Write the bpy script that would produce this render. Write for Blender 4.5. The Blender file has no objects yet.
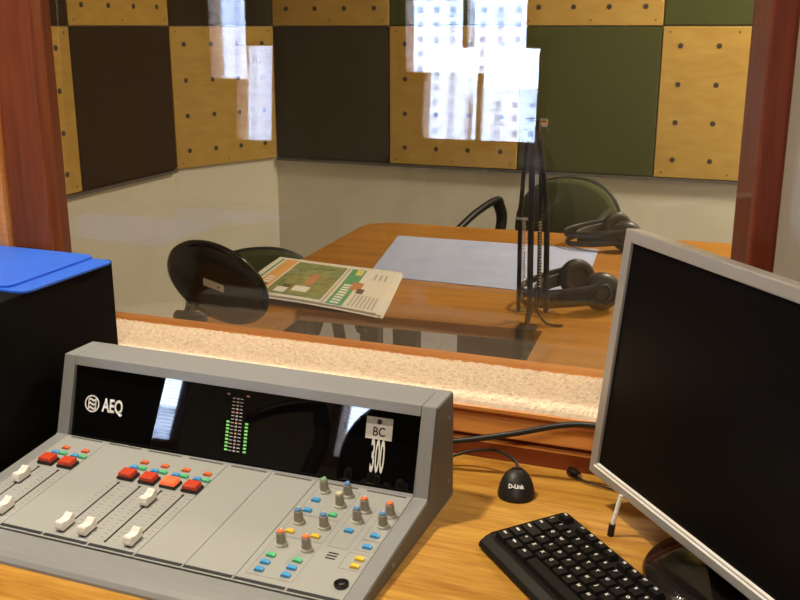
import bpy, bmesh, math, random
from mathutils import Vector, Matrix
random.seed(7)
scene = bpy.context.scene
COL = scene.collection
PI = math.pi

# ------------------------------------------------------------------ camera, world, exposure
F_PX, HORIZON, VPX = 980.0, 26.0, 790.0
pitch = math.atan((300 - HORIZON) / F_PX)
yaw = math.atan((VPX - 400) / math.hypot(F_PX, 300 - HORIZON))
fw = Vector((-math.sin(yaw) * math.cos(pitch), math.cos(yaw) * math.cos(pitch), -math.sin(pitch)))
rt = Vector((math.cos(yaw), math.sin(yaw), 0))
up = rt.cross(fw)
cam_d = bpy.data.cameras.new('camera')
cam_d.sensor_width = 36.0
cam_d.lens = F_PX / 800 * 36.0
cam_d.clip_start = 0.05
cam = bpy.data.objects.new('camera', cam_d)
COL.objects.link(cam)
cam.matrix_world = Matrix(((rt.x, up.x, -fw.x, 0), (rt.y, up.y, -fw.y, 0), (rt.z, up.z, -fw.z, 1.36), (0, 0, 0, 1)))
scene.camera = cam

world = bpy.data.worlds.new('sky')
scene.world = world
world.use_nodes = True
bg = world.node_tree.nodes['Background']
bg.inputs['Color'].default_value = (0.60, 0.74, 1.0, 1)
bg.inputs['Strength'].default_value = 42.0

vs = scene.view_settings
vs.view_transform = 'Standard'
vs.look = 'None'
vs.exposure = 0.15
vs.gamma = 1.0
vs.use_curve_mapping = False
scene.cycles.sample_clamp_indirect = 80.0
scene.cycles.max_bounces = 10
scene.cycles.transparent_max_bounces = 24

CONTROL_LAMP = ((-1.02, 0.93, 2.58), 32.0, (1.0, 0.86, 0.66))
REAR_FILL = ((0.25, -1.0, 2.58), 25.0, (1.0, 0.87, 0.70))  # added fill light behind the camera, given a ceiling fixture
BOOTH_LAMP = ((0.35, 3.40, 2.58), 60.0, (1.0, 0.88, 0.69))

# ------------------------------------------------------------------ materials
def mat(name, col, rough=0.5, metal=0.0, spec=0.5, noise=None, bump=None, emit=None, coat=0.0):
    m = bpy.data.materials.new(name)
    m.use_nodes = True
    nt = m.node_tree
    b = nt.nodes['Principled BSDF']
    b.inputs['Base Color'].default_value = (*col, 1)
    b.inputs['Roughness'].default_value = rough
    b.inputs['Metallic'].default_value = metal
    b.inputs['Specular IOR Level'].default_value = spec
    b.inputs['Coat Weight'].default_value = coat
    tc = nt.nodes.new('ShaderNodeTexCoord')
    if noise:
        scale, amt = noise
        n = nt.nodes.new('ShaderNodeTexNoise'); n.inputs['Scale'].default_value = scale; n.inputs['Detail'].default_value = 6
        nt.links.new(tc.outputs['Object'], n.inputs['Vector'])
        r = nt.nodes.new('ShaderNodeValToRGB')
        r.color_ramp.elements[0].position = 0.3; r.color_ramp.elements[1].position = 0.7
        r.color_ramp.elements[0].color = (*[c * (1 - amt) for c in col], 1)
        r.color_ramp.elements[1].color = (*[min(1, c * (1 + amt)) for c in col], 1)
        nt.links.new(n.outputs['Fac'], r.inputs['Fac']); nt.links.new(r.outputs['Color'], b.inputs['Base Color'])
    if bump:
        scale, st = bump
        n2 = nt.nodes.new('ShaderNodeTexNoise'); n2.inputs['Scale'].default_value = scale; n2.inputs['Detail'].default_value = 4
        nt.links.new(tc.outputs['Object'], n2.inputs['Vector'])
        bp = nt.nodes.new('ShaderNodeBump'); bp.inputs['Strength'].default_value = st; bp.inputs['Distance'].default_value = 0.002
        nt.links.new(n2.outputs['Fac'], bp.inputs['Height']); nt.links.new(bp.outputs['Normal'], b.inputs['Normal'])
    if emit:
        b.inputs['Emission Color'].default_value = (*emit[0], 1)
        b.inputs['Emission Strength'].default_value = emit[1]
    return m

def wood(name, c1, c2, stretch=(3, 40, 40), rough=0.4, spec=0.4, coat=0.0, fine=0.35):
    m = bpy.data.materials.new(name)
    m.use_nodes = True
    nt = m.node_tree
    b = nt.nodes['Principled BSDF']
    b.inputs['Roughness'].default_value = rough
    b.inputs['Specular IOR Level'].default_value = spec
    b.inputs['Coat Weight'].default_value = coat
    tc = nt.nodes.new('ShaderNodeTexCoord')
    mp = nt.nodes.new('ShaderNodeMapping'); mp.inputs['Scale'].default_value = stretch
    nt.links.new(tc.outputs['Object'], mp.inputs['Vector'])
    n = nt.nodes.new('ShaderNodeTexNoise'); n.inputs['Scale'].default_value = 1.0; n.inputs['Detail'].default_value = 5; n.inputs['Distortion'].default_value = 0.6
    nt.links.new(mp.outputs['Vector'], n.inputs['Vector'])
    mp2 = nt.nodes.new('ShaderNodeMapping'); mp2.inputs['Scale'].default_value = [s * 5 for s in stretch]
    nt.links.new(tc.outputs['Object'], mp2.inputs['Vector'])
    n2 = nt.nodes.new('ShaderNodeTexNoise'); n2.inputs['Scale'].default_value = 1.0; n2.inputs['Detail'].default_value = 3
    nt.links.new(mp2.outputs['Vector'], n2.inputs['Vector'])
    mx = nt.nodes.new('ShaderNodeMath'); mx.operation = 'MULTIPLY_ADD'; mx.inputs[1].default_value = fine
    nt.links.new(n2.outputs['Fac'], mx.inputs[0])
    sc = nt.nodes.new('ShaderNodeMath'); sc.operation = 'MULTIPLY'; sc.inputs[1].default_value = 1 - fine
    nt.links.new(n.outputs['Fac'], sc.inputs[0]); nt.links.new(sc.outputs[0], mx.inputs[2])
    r = nt.nodes.new('ShaderNodeValToRGB')
    r.color_ramp.elements[0].position = 0.36; r.color_ramp.elements[1].position = 0.62
    r.color_ramp.elements[0].color = (*c2, 1); r.color_ramp.elements[1].color = (*c1, 1)
    nt.links.new(mx.outputs[0], r.inputs['Fac']); nt.links.new(r.outputs['Color'], b.inputs['Base Color'])
    return m

def glass_mat(name, f0, haze=0.0):
    m = bpy.data.materials.new(name)
    m.use_nodes = True
    nt = m.node_tree
    nt.nodes.remove(nt.nodes['Principled BSDF'])
    out = nt.nodes['Material Output']
    geo = nt.nodes.new('ShaderNodeNewGeometry')
    dot = nt.nodes.new('ShaderNodeVectorMath'); dot.operation = 'DOT_PRODUCT'
    nt.links.new(geo.outputs['Normal'], dot.inputs[0]); nt.links.new(geo.outputs['Incoming'], dot.inputs[1])
    ab = nt.nodes.new('ShaderNodeMath'); ab.operation = 'ABSOLUTE'; nt.links.new(dot.outputs['Value'], ab.inputs[0])
    su = nt.nodes.new('ShaderNodeMath'); su.operation = 'SUBTRACT'; su.inputs[0].default_value = 1.0; nt.links.new(ab.outputs[0], su.inputs[1])
    pw = nt.nodes.new('ShaderNodeMath'); pw.operation = 'POWER'; pw.inputs[1].default_value = 5.0; nt.links.new(su.outputs[0], pw.inputs[0])
    ma = nt.nodes.new('ShaderNodeMath'); ma.operation = 'MULTIPLY_ADD'; ma.inputs[1].default_value = 1 - f0; ma.inputs[2].default_value = f0
    nt.links.new(pw.outputs[0], ma.inputs[0])
    tr = nt.nodes.new('ShaderNodeBsdfTransparent'); tr.inputs['Color'].default_value = (0.985, 0.985, 0.98, 1)
    gl = nt.nodes.new('ShaderNodeBsdfGlossy'); gl.inputs['Roughness'].default_value = 0.0
    mix = nt.nodes.new('ShaderNodeMixShader')
    nt.links.new(ma.outputs[0], mix.inputs['Fac']); nt.links.new(tr.outputs[0], mix.inputs[1]); nt.links.new(gl.outputs[0], mix.inputs[2])
    nt.links.new(mix.outputs[0], out.inputs['Surface'])
    return m

M = {}
M['desk'] = wood('oak desk', (0.60, 0.325, 0.058), (0.36, 0.155, 0.02), (4.5, 55, 55), 0.38, 0.4)
M['table'] = wood('booth table veneer', (0.46, 0.205, 0.036), (0.33, 0.13, 0.02), (2.0, 22, 22), 0.35, 0.4)
M['table_edge'] = wood('booth table edge', (0.42, 0.19, 0.05), (0.30, 0.12, 0.03), (2.0, 22, 22), 0.45)
M['table_dark'] = mat('dark table leg', (0.045, 0.022, 0.012), 0.6, noise=(30, .3))
M['trim'] = wood('mahogany trim', (0.24, 0.056, 0.013), (0.14, 0.028, 0.007), (30, 30, 2.0), 0.5, 0.25, 0.0)
M['trim_h'] = wood('mahogany trim long', (0.66, 0.26, 0.065), (0.52, 0.175, 0.035), (2.0, 30, 30), 0.35, 0.5, 0.15)
M['apron_wood'] = wood('orange apron wood', (0.85, 0.37, 0.10), (0.66, 0.25, 0.055), (2.0, 30, 30), 0.35, 0.5, 0.15)
M['trim_dark'] = wood('dark mahogany trim', (0.30, 0.065, 0.018), (0.20, 0.04, 0.012), (2.0, 30, 30), 0.4, 0.5)
M['jamb'] = wood('red brown jamb', (0.18, 0.036, 0.012), (0.11, 0.02, 0.007), (30, 30, 2.0), 0.55, 0.2)
M['wall'] = mat('cream painted wall', (0.70, 0.66, 0.55), 0.85, noise=(6, .04), bump=(300, .1))
M['wall_white'] = mat('white painted wall', (0.74, 0.71, 0.62), 0.85, noise=(6, .04), bump=(300, .1))
M['ceiling'] = mat('ceiling paint', (0.72, 0.69, 0.62), 0.9, noise=(8, .04))
M['floor'] = mat('grey floor covering', (0.30, 0.29, 0.30), 0.8, noise=(60, .2))
M['ply'] = wood('birch plywood', (0.52, 0.33, 0.075), (0.43, 0.25, 0.052), (3, 14, 10), 0.55, 0.3, 0, .5)
M['ply_hole'] = mat('dark acoustic hole', (0.035, 0.025, 0.02), 0.7)
M['felt'] = mat('dark green acoustic cloth', (0.058, 0.066, 0.018), 0.95, spec=0.1, noise=(220, .35), bump=(400, .5))
M['felt_dark'] = mat('dark brown acoustic cloth', (0.028, 0.022, 0.012), 0.95, spec=0.1, noise=(220, .35), bump=(400, .5))
M['panel_rail'] = mat('grey panel rail', (0.10, 0.09, 0.085), 0.6)
M['carpet'] = mat('pinkish cream pile', (0.94, 0.73, 0.57), 0.95, spec=0.1, noise=(160, .16))
M['glass'] = glass_mat('window glass', 0.05)
M['console'] = mat('grey console enamel', (0.265, 0.275, 0.285), 0.42, spec=0.4, noise=(900, .06), bump=(1500, .08))
M['console_side'] = mat('dark grey console side', (0.12, 0.118, 0.11), 0.5, spec=0.4, noise=(900, .06))
M['plate'] = mat('light grey module plate', (0.37, 0.385, 0.375), 0.5, spec=0.3, noise=(700, .05))
M['strip'] = mat('dark label strip', (0.025, 0.03, 0.036), 0.4)
M['strip_grey'] = mat('grey label strip', (0.09, 0.09, 0.085), 0.4)
M['print'] = mat('grey panel print', (0.27, 0.27, 0.25), 0.6)
M['black'] = mat('black plastic', (0.014, 0.013, 0.012), 0.45, spec=0.4)
M['wall_tan'] = mat('tan painted wall', (0.42, 0.36, 0.27), 0.85, noise=(6, .04), bump=(300, .1))
M['key'] = mat('matte black key', (0.010, 0.009, 0.008), 0.6, spec=0.2)
M['black_matte'] = mat('black painted board', (0.005, 0.0045, 0.0045), 0.8, spec=0.08, noise=(50, .2))
M['black_gloss'] = mat('glossy black plastic', (0.010, 0.008, 0.008), 0.12, spec=0.5)
M['display'] = mat('black display glass', (0.003, 0.003, 0.003), 0.02, spec=0.6)
M['screen'] = mat('dark monitor screen', (0.004, 0.0035, 0.0035), 0.3, spec=0.10)
M['silver'] = mat('silver plastic', (0.42, 0.41, 0.38), 0.32, metal=0.35, spec=0.5)
M['painted_glint'] = mat('pale painted glint', (0.93, 0.92, 0.86), 0.3, metal=0.0, spec=0.6)  # near-white paints in the lamp glint on lip and rod
M['chrome'] = mat('chrome', (0.75, 0.74, 0.72), 0.12, metal=1.0)
M['white_plastic'] = mat('white fader plastic', (0.86, 0.84, 0.79), 0.4)
M['red'] = mat('red button plastic', (0.62, 0.06, 0.02), 0.35)
M['red_lit'] = mat('lit red button plastic', (0.8, 0.14, 0.05), 0.35, emit=((1.0, 0.16, 0.04), 0.5))
M['orange'] = mat('orange button plastic', (0.80, 0.17, 0.05), 0.4)
M['blue_btn'] = mat('blue button plastic', (0.06, 0.36, 0.75), 0.4)
M['green_btn'] = mat('green button plastic', (0.10, 0.58, 0.26), 0.4)
M['yellow_btn'] = mat('yellow button plastic', (0.85, 0.58, 0.05), 0.4)
M['knob'] = mat('beige grey knob', (0.32, 0.30, 0.25), 0.5)
M['knob_ring'] = mat('pale knob skirt', (0.60, 0.57, 0.48), 0.5)
M['cap_orange'] = mat('orange knob cap', (0.85, 0.20, 0.05), 0.45)
M['cap_blue'] = mat('blue knob cap', (0.10, 0.25, 0.55), 0.45)
M['cap_green'] = mat('green knob cap', (0.20, 0.40, 0.22), 0.45)
M['cap_cream'] = mat('cream knob cap', (0.66, 0.60, 0.42), 0.45)
M['led_green'] = mat('lit green diode', (0.2, 0.6, 0.15), 0.4, emit=((0.30, 1.0, 0.22), 0.22))
M['led_tick'] = mat('meter scale print', (0.55, 0.52, 0.54), 0.5)
M['led_orange'] = mat('meter orange print', (0.75, 0.38, 0.22), 0.5)
M['logo'] = mat('white lettering', (0.85, 0.85, 0.82), 0.5)
M['tag_grey'] = mat('grey tag print', (0.40, 0.39, 0.34), 0.5)
M['legend'] = mat('white key legend', (0.85, 0.85, 0.82), 0.5)
M['blue_folder'] = mat('bright blue folder card', (0.028, 0.14, 0.74), 0.45, noise=(40, .06))
M['blotter'] = mat('pale blue sheet', (0.44, 0.50, 0.72), 0.6, noise=(12, .05))
M['paper'] = mat('newsprint', (0.80, 0.75, 0.66), 0.85, noise=(90, .06))
M['pr_green'] = mat('newspaper olive photograph', (0.24, 0.27, 0.09), 0.8, noise=(45, .35))
M['pr_banner'] = mat('newspaper green banner', (0.10, 0.36, 0.15), 0.8)
M['pr_orange'] = mat('newspaper orange band', (0.80, 0.42, 0.13), 0.8)
M['pr_skin'] = mat('newspaper brown print', (0.55, 0.22, 0.10), 0.8)
M['pr_dark'] = mat('newspaper dark print', (0.10, 0.07, 0.06), 0.8)
M['pr_white'] = mat('newspaper white print', (0.86, 0.84, 0.78), 0.8)
M['pr_text'] = mat('newspaper text grey', (0.50, 0.44, 0.38), 0.8)
M['pr_yellow'] = mat('newspaper yellow print', (0.80, 0.68, 0.15), 0.8)
M['chair_green'] = mat('dark green upholstery', (0.062, 0.072, 0.031), 0.95, spec=0.1, noise=(250, .25), bump=(500, .4))
M['headphone'] = mat('dark headphone plastic', (0.030, 0.027, 0.024), 0.4)
M['headphone_pad'] = mat('headphone ear pad', (0.05, 0.045, 0.038), 0.7)
M['sticker'] = mat('pale sticker', (0.62, 0.58, 0.48), 0.6)
M['lamp_metal'] = mat('white lamp housing', (0.8, 0.8, 0.78), 0.5)
M['lamp_diffuser'] = mat('lamp diffuser', (0.9, 0.85, 0.75), 0.6, emit=((1.0, 0.82, 0.6), 3.0))
M['facade'] = mat('pale facade render', (0.86, 0.86, 0.87), 0.9, noise=(.2, .06))
M['facade_grey'] = mat('grey facade render', (0.55, 0.56, 0.60), 0.9, noise=(3, .08))
M['facade_window'] = mat('dark facade window', (0.26, 0.30, 0.42), 0.3)
M['blind'] = mat('white blind slat', (0.72, 0.74, 0.78), 0.6)
M['win_frame'] = wood('brown window frame', (0.30, 0.15, 0.06), (0.2, 0.09, 0.035), (30, 30, 3), 0.5)
M['ground'] = mat('street asphalt', (0.35, 0.35, 0.36), 0.9, noise=(2, .1))

# ------------------------------------------------------------------ helpers
def obj(name, bm, m, parent=None, L=None, smooth=False):
    me = bpy.data.meshes.new(name)
    bmesh.ops.recalc_face_normals(bm, faces=bm.faces)
    bm.to_mesh(me); bm.free()
    ms = m if isinstance(m, (list, tuple)) else [m]
    for k in ms: me.materials.append(M[k] if isinstance(k, str) else k)
    if smooth:
        for p in me.polygons: p.use_smooth = True
    o = bpy.data.objects.new(name, me)
    COL.objects.link(o)
    if parent is not None: o.parent = parent
    if L is not None: o.matrix_local = L
    return o

def share(name, me, parent=None, L=None):
    o = bpy.data.objects.new(name, me); COL.objects.link(o)
    if parent is not None: o.parent = parent
    if L is not None: o.matrix_local = L
    return o

def thing(name, label, cat, loc=(0, 0, 0), rz=0.0, group=None):
    o = bpy.data.objects.new(name, None); COL.objects.link(o)
    o.empty_display_size = 0.05
    o.location = loc; o.rotation_euler = (0, 0, rz)
    return tag(o, label, cat, group)

def tag(o, label, cat, group=None):
    o['label'] = label; o['category'] = cat
    if group: o['group'] = group
    return o

def struct(o, label=None):
    o['kind'] = 'structure'
    if label: o['label'] = label
    return o

def T(x, y, z): return Matrix.Translation((x, y, z))
def R(a, ax): return Matrix.Rotation(a, 4, ax)

def box(bm, x0, x1, y0, y1, z0, z1, bev=0.0, seg=2, mi=0, X=None):
    r = bmesh.ops.create_cube(bm, size=1.0, matrix=T((x0 + x1) / 2, (y0 + y1) / 2, (z0 + z1) / 2) @ Matrix.Diagonal((x1 - x0, y1 - y0, z1 - z0, 1)))
    vs_ = r['verts']
    if bev > 0:
        es = list({e for v in vs_ for e in v.link_edges})
        rr = bmesh.ops.bevel(bm, geom=es, offset=bev, segments=seg, affect='EDGES', profile=0.5)
        vs_ = list({v for f in rr['faces'] for v in f.verts} | {v for v in vs_ if v.is_valid})
    if X is not None: bmesh.ops.transform(bm, matrix=X, verts=vs_)
    if mi:
        for f in {f for v in vs_ for f in v.link_faces}: f.material_index = mi
    return vs_

def B(*a, **k):
    bm = bmesh.new(); box(bm, *a, **k); return bm

def prism(bm, pts, a0, a1, axis='x', bev=0.0, mi=0):
    # polygon pts (p, q) extruded along an axis: x -> (y,z), y -> (x,z), z -> (x,y)
    def mk(t, p, q): return {'x': (t, p, q), 'y': (p, t, q), 'z': (p, q, t)}[axis]
    lo = [bm.verts.new(mk(a0, p, q)) for p, q in pts]
    hi = [bm.verts.new(mk(a1, p, q)) for p, q in pts]
    n = len(pts); fs = []
    fs.append(bm.faces.new(lo)); fs.append(bm.faces.new(hi[::-1]))
    for i in range(n): fs.append(bm.faces.new((lo[i], lo[(i + 1) % n], hi[(i + 1) % n], hi[i])))
    for f in fs: f.material_index = mi
    if bev > 0:
        es = list({e for f in fs for e in f.edges})
        bmesh.ops.bevel(bm, geom=es, offset=bev, segments=2, affect='EDGES', profile=0.5)
    return bm

def P(pts, a0, a1, axis='x', bev=0.0): return prism(bmesh.new(), pts, a0, a1, axis, bev)

def lathe(bm, prof, n=24, X=None, cap=True, mi=0):
    # prof: list of (r, z) about the z axis
    rings = []; allv = []
    for r, z in prof:
        if r < 1e-6:
            v = bm.verts.new((0, 0, z)); rings.append([v]); allv.append(v)
        else:
            ring = [bm.verts.new((r * math.cos(2 * PI * i / n), r * math.sin(2 * PI * i / n), z)) for i in range(n)]
            rings.append(ring); allv += ring
    fs = []
    for a, b in zip(rings, rings[1:]):
        for i in range(n):
            j = (i + 1) % n
            if len(a) == 1 and len(b) == 1: continue
            if len(a) == 1: fs.append(bm.faces.new((a[0], b[j], b[i])))
            elif len(b) == 1: fs.append(bm.faces.new((a[i], a[j], b[0])))
            else: fs.append(bm.faces.new((a[i], a[j], b[j], b[i])))
    if cap:
        if len(rings[0]) > 1: fs.append(bm.faces.new(rings[0][::-1]))
        if len(rings[-1]) > 1: fs.append(bm.faces.new(rings[-1]))
    for f in fs: f.material_index = mi
    if X is not None: bmesh.ops.transform(bm, matrix=X, verts=allv)
    return bm

def LA(prof, n=24, X=None): return lathe(bmesh.new(), prof, n, X)

def smooth_path(pts, sub=8):
    pts = [Vector(p) for p in pts]; out = []
    for i in range(len(pts) - 1):
        p0 = pts[max(i - 1, 0)]; p1 = pts[i]; p2 = pts[i + 1]; p3 = pts[min(i + 2, len(pts) - 1)]
        for k in range(sub):
            t = k / sub
            out.append(0.5 * ((2 * p1) + (p2 - p0) * t + (2 * p0 - 5 * p1 + 4 * p2 - p3) * t * t + (3 * p1 - p0 - 3 * p2 + p3) * t ** 3))
    out.append(pts[-1]); return out

def tube(bm, pts, r, n=10, flat=None):
    pts = [Vector(p) for p in pts]; rings = []
    side = None
    for i, p in enumerate(pts):
        d = (pts[min(i + 1, len(pts) - 1)] - pts[max(i - 1, 0)]).normalized()
        ref = Vector((0, 0, 1)) if abs(d.z) < 0.95 else Vector((1, 0, 0))
        if side is None: a = d.cross(ref).normalized()
        else: a = (side - d * side.dot(d)).normalized()
        side = a; b = d.cross(a)
        rr = r[i] if isinstance(r, (list, tuple)) else r
        ra, rb = (rr, rr) if flat is None else (rr * flat[0], rr * flat[1])
        rings.append([bm.verts.new(p + a * ra * math.cos(2 * PI * k / n) + b * rb * math.sin(2 * PI * k / n)) for k in range(n)])
    for u, v in zip(rings, rings[1:]):
        for k in range(n): bm.faces.new((u[k], u[(k + 1) % n], v[(k + 1) % n], v[k]))
    bm.faces.new(rings[0][::-1]); bm.faces.new(rings[-1])
    return bm

def TU(pts, r, n=10, flat=None): return tube(bmesh.new(), pts, r, n, flat)

_font_cache = {}
def text_mesh(s, size, bold=0.0, sx=1.0, extrude=0.0002):
    key = (s, size, bold, sx)
    if key in _font_cache: return _font_cache[key]
    cu = bpy.data.curves.new('lettering', 'FONT'); cu.body = s; cu.size = size; cu.offset = bold
    cu.align_x = 'CENTER'; cu.align_y = 'CENTER'; cu.extrude = extrude; cu.resolution_u = 3
    o = bpy.data.objects.new('lettering', cu); COL.objects.link(o)
    bpy.context.view_layer.update()
    me = bpy.data.meshes.new_from_object(o.evaluated_get(bpy.context.evaluated_depsgraph_get()))
    bpy.data.objects.remove(o); bpy.data.curves.remove(cu)
    if sx != 1.0: me.transform(Matrix.Diagonal((sx, 1, 1, 1)))
    me.name = 'lettering'
    _font_cache[key] = me
    return me

def text(name, s, size, m, parent, L, bold=0.0, sx=1.0):
    me = text_mesh(s, size, bold, sx)
    if not me.materials: me.materials.append(M[m])
    return share(name, me, parent, L)

def copy_tree(o, parent=None):
    c = o.copy(); COL.objects.link(c); c.parent = parent
    c.matrix_parent_inverse = o.matrix_parent_inverse.copy(); c.matrix_basis = o.matrix_basis.copy()
    for ch in list(o.children): copy_tree(ch, c)
    return c

# ------------------------------------------------------------------ the setting: two rooms
XL, XR, YR, YB, ZC = -4.7, 1.55, -3.0, 4.1, 2.7
WF, WB = 1.30, 1.47           # window wall, control-room face and booth face
struct(obj('floor', B(XL - .2, XR + .2, YR - .2, YB + .2, -0.1, 0.0), 'floor'), 'grey floor of both rooms')
struct(obj('ceiling', B(XL - .2, XR + .2, YR - .2, YB + .2, ZC, ZC + .15), 'ceiling'), 'pale ceiling')
struct(obj('wall_left', B(XL - .2, XL, YR - .2, YB + .2, 0, ZC), 'wall_tan'), 'tan left wall of control room')
struct(obj('wall_right', B(XR, XR + .2, YR - .2, WF, 0, ZC), 'wall_tan'), 'tan right wall of control room')
OX0, OX1, OZ0, OZ1 = -1.26, -0.005, 0.815, 1.80     # opening in the window wall
bm = bmesh.new()
box(bm, XL, OX0, WF, WB, 0, ZC); box(bm, OX1, XR + .2, WF, WB, 0, ZC)
box(bm, OX0, OX1, WF, WB, 0, OZ0); box(bm, OX0, OX1, WF, WB, OZ1, ZC)
struct(obj('wall_front', bm, 'wall_white'), 'cream wall around the studio window')

# rear wall of the control room with two daylight windows
W2 = (-2.135, -1.350, 1.065, 1.69)     # x0, x1, z0, z1
W3 = (-3.47, -3.146, 1.005, 1.69)
bm = bmesh.new()
box(bm, XL - .2, W3[0], YR - .2, YR, 0, ZC); box(bm, W3[1], W2[0], YR - .2, YR, 0, ZC); box(bm, W2[1], XR + .2, YR - .2, YR, 0, ZC)
for w in (W2, W3):
    box(bm, w[0], w[1], YR - .2, YR, 0, w[2]); box(bm, w[0], w[1], YR - .2, YR, w[3], ZC)
struct(obj('wall_rear', bm, 'wall_tan'), 'tan rear wall of control room')

def daylight_window(name, w, mullions, label):
    x0, x1, z0, z1 = w
    root = bpy.data.objects.new(name, None); COL.objects.link(root); root.location = ((x0 + x1) / 2, YR, z0)
    struct(root, label)
    L = root.matrix_basis.inverted()
    L = T(-(x0 + x1) / 2, -YR, -z0)
    f = 0.03
    bm = bmesh.new()
    box(bm, x0 - .03, x0 + f, YR - .12, YR + .02, z0 - .03, z1 + .03); box(bm, x1 - f, x1 + .03, YR - .12, YR + .02, z0 - .03, z1 + .03)
    box(bm, x0 + f, x1 - f, YR - .12, YR + .02, z0 - .03, z0 + f); box(bm, x0 + f, x1 - f, YR - .12, YR + .02, z1 - f, z1 + .03)
    obj('window_frame', bm, 'win_frame', root, L)
    for mx in mullions: obj('mullion', B(mx - .014, mx + .014, YR - .09, YR - .04, z0 + f, z1 - f), 'win_frame', root, L)
    bm = bmesh.new(); n = int((z1 - z0 - 2 * f) / 0.022)
    for i in range(n):
        z = z0 + f + .011 + i * 0.022
        box(bm, x0 + f + .002, x1 - f - .002, YR - .035, YR - .013, z - .0008, z + .0008)
    s = obj('blind_slats', bm, 'blind', root, L); s['kind'] = 'stuff'
    obj('pane', B(x0 + f, x1 - f, YR - .068, YR - .062, z0 + f, z1 - f), 'glass', root, L)
daylight_window('window_2', W2, [-1.760], 'wide daylight window in the rear wall, seen reflected in the glass')
daylight_window('window_3', W3, [], 'narrow daylight window in the rear wall, seen reflected in the glass')

# booth walls: back wall, chamfered corner, left wall, right wall
CA, CB = (-2.19, 4.1), (-2.415, 3.58)
struct(obj('wall_booth_back', B(CA[0] - .1, 1.1, YB, YB + .2, 0, ZC), 'wall'), 'cream back wall of the booth')
struct(obj('wall_booth_left', B(CB[0] - .1, CB[0], WB, CB[1] + .02, 0, ZC), 'wall'), 'cream left wall of the booth')
struct(obj('wall_booth_corner', P([CA, CB, (CB[0] - .1, CB[1]), (CA[0] - .1, CA[1] + .05)], 0, ZC, 'z'), 'wall'), 'slanted corner wall of the booth')
struct(obj('wall_booth_right', B(0.95, 1.1, WB, YB, 0, ZC), 'wall'), 'cream right wall of the booth')

# acoustic panels: checkerboard of perforated plywood and dark cloth
PW, PH, Z0 = 0.575, 0.592, 0.768
def panel_mesh(w, h, kind):
    bm = bmesh.new()
    t = 0.024 if kind == 'ply' else 0.022
    box(bm, 0.002, w - .002, -t, 0, 0.002, h - .002, bev=0.002 if kind == 'ply' else .004, seg=1)
    if kind == 'ply':
        n = max(1, round(w / .144)); nh = max(1, round(h / .148))
        for i in range(n):
            for j in range(nh):
                lathe(bm, [(0.0105, 0), (0.0105, 0.0012), (0.0, 0.0013)], 10, T((i + .5) * w / n, -t + .0002, (j + .5) * h / nh) @ R(PI / 2, 'X'), True, 1)
        for i in (0.03, w / 2, w - .03):
            for j in (0.022, h - .022):
                lathe(bm, [(0.004, 0), (0.004, 0.001), (0, .0012)], 6, T(i, -t + .0002, j) @ R(PI / 2, 'X'), True, 1)
    return bm
def panel(wall, kind, w, h, L, felt='felt'):
    if kind == 'ply': return obj('plywood_panel', panel_mesh(w, h, 'ply'), ['ply', 'ply_hole'], wall, L)
    return obj('cloth_panel', panel_mesh(w, h, 'felt'), felt, wall, L)
wb = bpy.data.objects['wall_booth_back']; wl = bpy.data.objects['wall_booth_left']; wc = bpy.data.objects['wall_booth_corner']
xs = [-2.178, -1.612, -1.030, -0.462, 0.113, 0.688]
rows = [(Z0, 1.36), (1.36, 1.952), (1.952, 2.544)]
for r, (z0, z1) in enumerate(rows):
    for c in range(len(xs) - 1):
        panel(wb, 'ply' if (c + r) % 2 else 'cloth', xs[c + 1] - xs[c], z1 - z0, T(xs[c], YB, z0), 'felt_dark' if c == 0 else 'felt')
    d = Vector((CA[0] - CB[0], CA[1] - CB[1])); a = math.atan2(d.y, d.x)
    panel(wc, 'cloth' if r % 2 else 'ply', d.length - .02, z1 - z0, T(CB[0], CB[1], z0) @ R(a, 'Z') @ T(.004, 0, 0), 'felt_dark')
    for c in range(3):
        panel(wl, 'ply' if (c + r) % 2 else 'cloth', 0.625, z1 - z0, T(CB[0], CB[1] - .625 * (c + 1) - .004, z0) @ R(PI / 2, 'Z'), 'felt_dark')
obj('panel_rail', B(xs[0], xs[-1], YB - .026, YB, Z0 - .012, Z0 - .001), 'panel_rail', wb)
obj('panel_rail', B(CB[0], CB[0] + .03, WB + .2, CB[1] - .01, Z0 - .012, Z0 - .001), 'panel_rail', wl)

# ------------------------------------------------------------------ studio window between the rooms
win = bpy.data.objects.new('window_1', None); COL.objects.link(win); win.location = (-0.58, 1.37, 0.815)
struct(win, 'double glazed studio window in mahogany frame with carpeted sill')
LW = T(0.58, -1.37, -0.815)
SZ = 0.832
# jambs (splayed), head, sill
obj('jamb', P([(-1.27, 1.30), (-1.108, 1.30), (-1.236, 1.478), (-1.27, 1.478)], SZ - .01, 1.80, 'z'), 'jamb', win, LW)
obj('jamb', P([(0.0, 1.285), (0.0, 1.475), (-0.047, 1.475), (-0.047, 1.43), (-0.021, 1.285)], SZ - .01, 1.80, 'z'), 'trim', win, LW)
obj('head', B(-1.215, -0.005, 1.285, 1.475, 1.72, 1.80), 'trim_h', win, LW)
obj('sill_board', B(-1.215, -0.005, 1.285, 1.475, 0.812, 0.826), 'trim_h', win, LW)
obj('rear_stop', B(-1.225, -0.047, 1.432, 1.478, 0.826, 0.838, bev=.002), 'trim_h', win, LW)
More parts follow.
